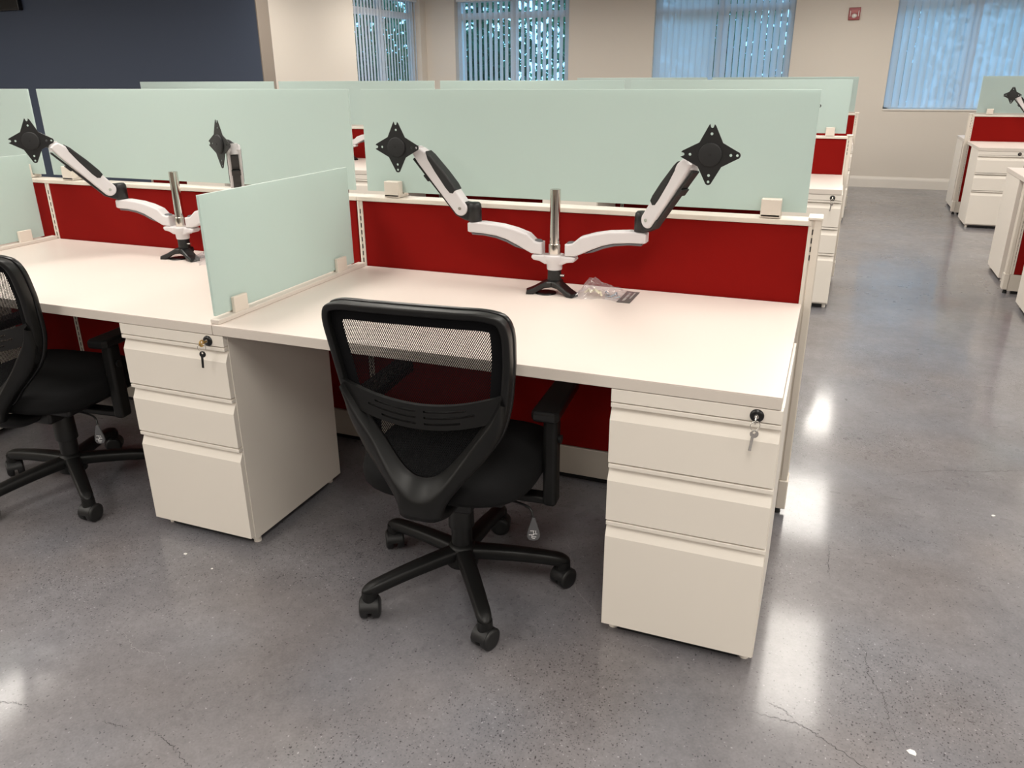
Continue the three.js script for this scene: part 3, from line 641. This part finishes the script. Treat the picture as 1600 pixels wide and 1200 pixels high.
function addBase(o, turn) {
  for (let k = 0; k < 5; k++) {
    const a = turn + k * 72 * deg, c = Math.cos(a), s = Math.sin(a);
    // tapering arched beam
    const rows = [], N = 26;
    for (let i = 0; i <= N; i++) {
      const t = i / N, r = 0.025 + 0.285 * t, y = 0.108 - 0.004 * t - 0.022 * t * t, w = 0.026 - 0.006 * t, h = 0.021 - 0.003 * t, end = t > 0.88 ? Math.sqrt(1 - ((t - 0.88) / 0.12) ** 2 * 0.8) : 1, row = [];
      for (let j = 0; j < 12; j++) { const b = j / 12 * Math.PI * 2, e = (v) => Math.sign(v) * Math.pow(Math.abs(v), 0.65); row.push([r, y + e(Math.sin(b)) * h * end, e(Math.cos(b)) * w * end]); }
      rows.push(row);
    }
    const pos = [], idx = []; rows.forEach((r) => r.forEach((p) => pos.push(...p)));
    for (let i = 0; i < N; i++) for (let j = 0; j < 12; j++) { const p = i * 12 + j, q = i * 12 + (j + 1) % 12; idx.push(p, q, p + 12, q, q + 12, p + 12); }
    pos.push(0.312, 0.082, 0); for (let j = 0; j < 12; j++) idx.push(N * 12 + j, N * 12 + (j + 1) % 12, rows.length * 12);
    const g = new THREE.BufferGeometry(); g.setAttribute('position', new THREE.Float32BufferAttribute(pos, 3)); g.setIndex(idx); g.computeVertexNormals();
    const spoke = part('base_spoke', merge([g, at(cyl(0.021, 0.02, 0.03, 20), 0.293, 0.068, 0)]), M.plastic, o); spoke.rotation.y = -a;
    const ca = part('caster', merge([at(cyl(0.008, 0.008, 0.03, 12), 0, 0.05, 0), at(new THREE.CylinderGeometry(0.0315, 0.0315, 0.046, 26, 1, false, 0, Math.PI), 0, 0.031, 0, 0, 0, Math.PI / 2).rotateY(0)]), M.black, o);
    ca.position.set(c * 0.293, 0, s * 0.293); ca.rotation.y = -a + [0.6, -0.5, 0.9, 0.3, -0.8][k];
    for (const q of [-1, 1]) part('wheel', at(lathe([[0, -0.011], [0.024, -0.011], [0.0305, -0.008], [0.0305, 0.007], [0.025, 0.011], [0.021, 0.012], [0, 0.0125]], 28), q * 0.0165, 0.0305, 0, 0, 0, -q * Math.PI / 2), M.tyre, ca);
  }
}

// ---------------------------------------------------------------- bag of fittings
function makeBag(label, turn) {
  const o = thing('hardware_bag', label, 'plastic bag', [0, 0, 0], turn, 'bags of arm fittings on the desks');
  const nx = 30, nz = 20, pos = [], idx = [];
  const f = (u, v) => {
    const ridge = Math.max(0, 1 - Math.hypot((u - 0.22) / 0.3, (v - 0.42) / 0.6)), tail = Math.max(0, 1 - Math.abs(v - 0.45) / 0.5) * Math.max(0, 1 - u) * 0.5;
    const e = Math.min(1, 5 * Math.min(u, 1 - u, v, 1 - v));
    const spine = Math.max(0, 1 - Math.abs(v - 0.28) / 0.34) * (u < 0.22 ? u / 0.22 : Math.max(0, 1 - (u - 0.22) / 0.62)) ;
    return 0.0015 + e * Math.max(0.05 * Math.pow(ridge, 1.15) + 0.016 * tail, 0.05 * spine);
  };
  const jit = [...Array((nx + 1) * (nz + 1))].map(() => [rr(-1, 1), rr(-1, 1), rr(-1, 1)]);
  for (let i = 0; i <= nx; i++) for (let j = 0; j <= nz; j++) {
    const u = i / nx, v = j / nz, q = jit[i * (nz + 1) + j], y = f(u, v);
    const fold = 0.004 * Math.sin(23 * u + 9 * v) * Math.sin(14 * v - 6 * u);
    pos.push((u - 0.5) * 0.17 + q[0] * 0.0028 + (v - 0.5) * -0.03, Math.max(0.001, y + (fold + q[1] * 0.0034) * Math.min(1, y / 0.012)), (v - 0.5) * 0.13 + q[2] * 0.0028 + 0.012 * Math.sin(u * 7));
    if (i && j) { const a = (i - 1) * (nz + 1) + j - 1; idx.push(a, a + 1, a + nz + 1, a + 1, a + nz + 2, a + nz + 1); }
  }
  const g = new THREE.BufferGeometry(); g.setAttribute('position', new THREE.Float32BufferAttribute(pos, 3)); g.setIndex(idx);
  const flat = g.toNonIndexed(); flat.computeVertexNormals();
  part('plastic_film', flat, M.film, o);
  for (let k = 0; k < 7; k++) part('wall_plug', at(cyl(0.0042, 0.0034, 0.026, 10), -0.052 + 0.0085 * k + rr(-0.002, 0.002), 0.0125 + (k % 2) * 0.005, rr(0.0, 0.035), rr(1.1, 1.7), rr(-0.6, 0.6), 0), M.nylon, o);
  for (let k = 0; k < 6; k++) part('bolt', merge([at(cyl(0.0018, 0.0018, 0.018, 8), 0, 0, 0), at(cyl(0.004, 0.004, 0.003, 6), 0, 0.009, 0)]).rotateZ(1.3).rotateY(rr(0, 6)).translate(0.01 + 0.008 * k, 0.0055, rr(-0.02, 0.04)), M.zinc, o);
  const c = part('label_card', bx(0.058, 0.1, 0.0006, 0.0016, -0.068, 0.07, 0), M.cardDark, o);
  part('card_stripe', [bx(0.07, 0.078, 0.0016, 0.0019, -0.05, 0.05, 0), bx(0.086, 0.09, 0.0016, 0.0019, -0.055, 0.02, 0)], M.cardStripe, c);
  part('hex_key', tube([[-0.115, 0.0022, 0.052], [-0.105, 0.0022, 0.03], [-0.092, 0.0022, 0.012]], 0.0014, 10, 6), M.zinc, o);
  return o;
}

// ---------------------------------------------------------------- put the workstations out
const ROWS = {
  near: { x: W, z: 0, n: 3 }, middle: { x: 1.65, z: -3.53, n: 4 }, far: { x: 1.73, z: -6.97, n: 2 },
  rightMid: { x: 2.765 + W, z: -3.53, n: 1 }, rightFar: { x: 2.81 + W, z: -6.97, n: 1 },
};
const place = {
  near: ['at right end of nearest row', 'in the middle of nearest row', 'at left edge of nearest row'],
  middle: ['at aisle end of second row', 'second from aisle in second row', 'third from aisle in second row', 'at far left of second row'],
  far: ['at aisle end of rearmost row', 'second from aisle in rearmost row'],
  rightMid: ['across the aisle, nearer block'], rightFar: ['across the aisle, farther block'],
};
const proto = {};
function put(kind, make, pos, turn, label) {
  if (!proto[kind]) { const o = proto[kind] = make(label); o.position.set(...pos); o.rotation.y = turn; return o; }
  return copyOf(proto[kind], pos, turn, label);
}
const armNear = [{ side: -1, lower: Math.PI, upper: Math.PI, tilt: 49 * deg, face: 0, off: [-0.048, 0.012, 0.055] }, { side: 1, lower: 0, upper: -36 * deg, tilt: 50 * deg, face: 0, off: [0.052, 0.023, 0.047] }];
const armLeft = [{ side: -1, lower: Math.PI, upper: -121 * deg, tilt: 47 * deg, face: 0.5, off: [-0.05, 0.018, 0.045] }, { side: 1, lower: 5 * deg, upper: -49 * deg, tilt: 50 * deg, face: -0.42, off: [-0.03, 0.012, 0.03] }];
for (const [key, row] of Object.entries(ROWS)) {
  const right = key.startsWith('right');
  for (let i = 0; i < row.n; i++) {
    const x0 = row.x - W * (i + 1), z = row.z, p = place[key][i];
    const endR = i === 0 && !right, endL = right && i === row.n - 1;
    put('panel' + endR + endL, (l) => makePanel(l, endR, endL, 'red fabric partition panels'), [x0, 0, z], 0, `red fabric partition panel with white frame ${p}`);
    put('screen', (l) => makeScreen(l, 'frosted screens on the partitions'), [x0, 0.985, z - 0.03], 0, `frosted glass screen on the red partition ${p}`);
    put('desk', (l) => makeDesk(l, 'white desk worktops'), [x0, H - 0.03, z], 0, `white laminate desk worktop ${p}`);
    const px = right ? x0 + 0.004 : i === 0 ? x0 + W - PW + 0.005 : x0 + W - PW + 0.033;
    put('ped', (l) => makePedestal(l, 'three drawer pedestals'), [px, 0, z + D - 0.002 - PD], 0, `white three drawer pedestal under the desk ${p}`);
    if (!right && i < row.n - 1) put('divider', (l) => makeDivider(l, 'frosted dividers between desks'), [x0, H, z], 0, `frosted glass divider at the left side of desk ${p}`);
    const armAt = [x0 + 0.795, H, z + 0.13];
    if (key === 'near' && i === 1) makeArm('white dual monitor arm on the left desk, one plate turned edge on', armLeft, 'dual monitor arms').position.set(x0 + 0.838, H, z + 0.13);
    else if (!(key === 'near' && i === 2)) put('arm', (l) => makeArm(l, armNear, 'dual monitor arms'), armAt, 0, key === 'near' ? 'white dual monitor arm with black star plates on the nearest right desk' : `white dual monitor arm on the desk ${p}`);
    const lock = [px + PW - 0.055, 0.687, z + D - 0.002];
    if (key === 'near' && i < 2) makeKeys(i ? M.brass : M.silver, i ? 'brass key with a black hanging key in the left pedestal lock' : 'silver key and ring in the nearest right pedestal lock').position.set(...lock);
    else if (i === 0 && !right) makeKeys(M.silver, `small key in the pedestal lock ${p}`).position.set(...lock);
  }
}
// desks on the far side of the partitions, where they show past the panel ends
put('desk', makeDesk, [ROWS.rightMid.x, H - 0.03, ROWS.rightMid.z - PT], Math.PI, 'white desk worktop behind the nearer partition across the aisle');
put('ped', makePedestal, [ROWS.rightMid.x - W + PW + 0.004, 0, ROWS.rightMid.z - PT - D + 0.002 + PD], Math.PI, 'white pedestal behind the nearer partition across the aisle, plain side showing');
put('desk', makeDesk, [ROWS.rightFar.x, H - 0.03, ROWS.rightFar.z - PT], Math.PI, 'white desk worktop behind the farther partition across the aisle');
put('ped', makePedestal, [ROWS.rightFar.x - W + PW + 0.004, 0, ROWS.rightFar.z - PT - D + 0.002 + PD], Math.PI, 'white pedestal behind the farther partition across the aisle, plain side showing');
for (const [i, w] of [[1, 'right'], [0, 'middle'], [-1, 'left']]) put('desk', makeDesk, [W * i, H - 0.03, -PT], Math.PI, `white desk worktop behind the nearest red partition, ${w} one`);
for (const [i, w] of [[1, 'right'], [0, 'middle'], [-1, 'left']]) put('ped', makePedestal, [W * i - 0.02 + (i === 1 ? 0.018 : 0), 0, -PT - D + 0.002 + PD], Math.PI, `white pedestal under the desk behind the nearest red partition, ${w} one`);
put('arm', makeArm, [-W - 0.28, H, -PT - 0.13], Math.PI, 'white dual monitor arm behind the nearest partition, seen between two screens');

// ---------------------------------------------------------------- chairs
{
  const a = makeChair('black mesh back office chair at the nearest right desk'); addBase(a, 58 * deg);
  a.position.set(0.722, 0, 0.72); a.rotation.y = 4 * deg;
  const b = makeChair('black mesh back office chair at the left picture edge'); addBase(b, 39 * deg);
  b.position.set(-0.842, 0, 0.69); b.rotation.y = 6 * deg;
}
// ---------------------------------------------------------------- bags, alarm, screen, scraps
makeBag('crumpled clear bag of white plugs and screws on the nearest right desk', 0).position.set(0.955, H, 0.11);
makeBag('crumpled clear bag of fittings on the left desk by the divider', 2.6).position.set(-0.59, H, 0.13);
{
  const o = thing('fire_alarm', 'small red square fire alarm on the back wall between windows', 'fire alarm', [1.58, 2.058, ZB]);
  part('back_plate', bx(-0.066, 0.066, -0.07, 0.07, 0, 0.03, 0.006), M.alarmRed, o);
  part('strobe_lens', [at(new THREE.SphereGeometry(0.03, 20, 12).scale(1, 0.85, 0.6), 0, -0.024, 0.03)], M.alarmWhite, o);
  part('sounder_grille', [0, 1, 2].map((k) => bx(-0.036, 0.036, 0.012 + 0.012 * k, 0.018 + 0.012 * k, 0.029, 0.032, 0)), M.alarmPink, o);
  part('printed_bracket', [bx(-0.05, -0.044, -0.03, 0.035, 0.029, 0.0312, 0), bx(0.044, 0.05, -0.03, 0.035, 0.029, 0.0312, 0)], M.alarmWhite, o);
  const t = thing('wall_screen', 'dark wall mounted screen on the navy wall at the top left', 'screen', [-8.15, 2.13, ZN]);
  part('screen_housing', bx(-0.6, 0.6, 0, 0.55, 0, 0.06, 0.008), M.blackGloss, t);
  part('display_panel', bx(-0.585, 0.585, 0.02, 0.535, 0.0585, 0.061, 0), M.screen, t);
  [[1.907, 0.943, 0.011, 'torn white paper scrap on the aisle floor near the bottom edge'], [2.232, -0.254, 0.007, 'tiny white scrap on the aisle floor at the right'], [-0.15, 0.902, 0.007, 'tiny white scrap on the floor before the left pedestal'], [-0.017, 0.936, 0.004, 'white crumb on the floor before the left pedestal']].forEach(([x, z, r, l]) => {
    const m = part(numbered('paper_scrap'), ext(outline([[-1, -0.4], [-0.2, -0.75], [0.9, -0.3], [0.7, 0.35], [0.1, 0.8], [-0.7, 0.5]].map(([a, b]) => [a * r, b * r])), 0.0016, 0.0004, 1).rotateX(-Math.PI / 2), M.paper, scene);
    m.position.set(x, 0.001, z); m.rotation.y = x * 3; tag(m, l, 'paper scrap', 'white scraps on the floor');
  });
}
shade(scene);
renderer.render(scene, camera);
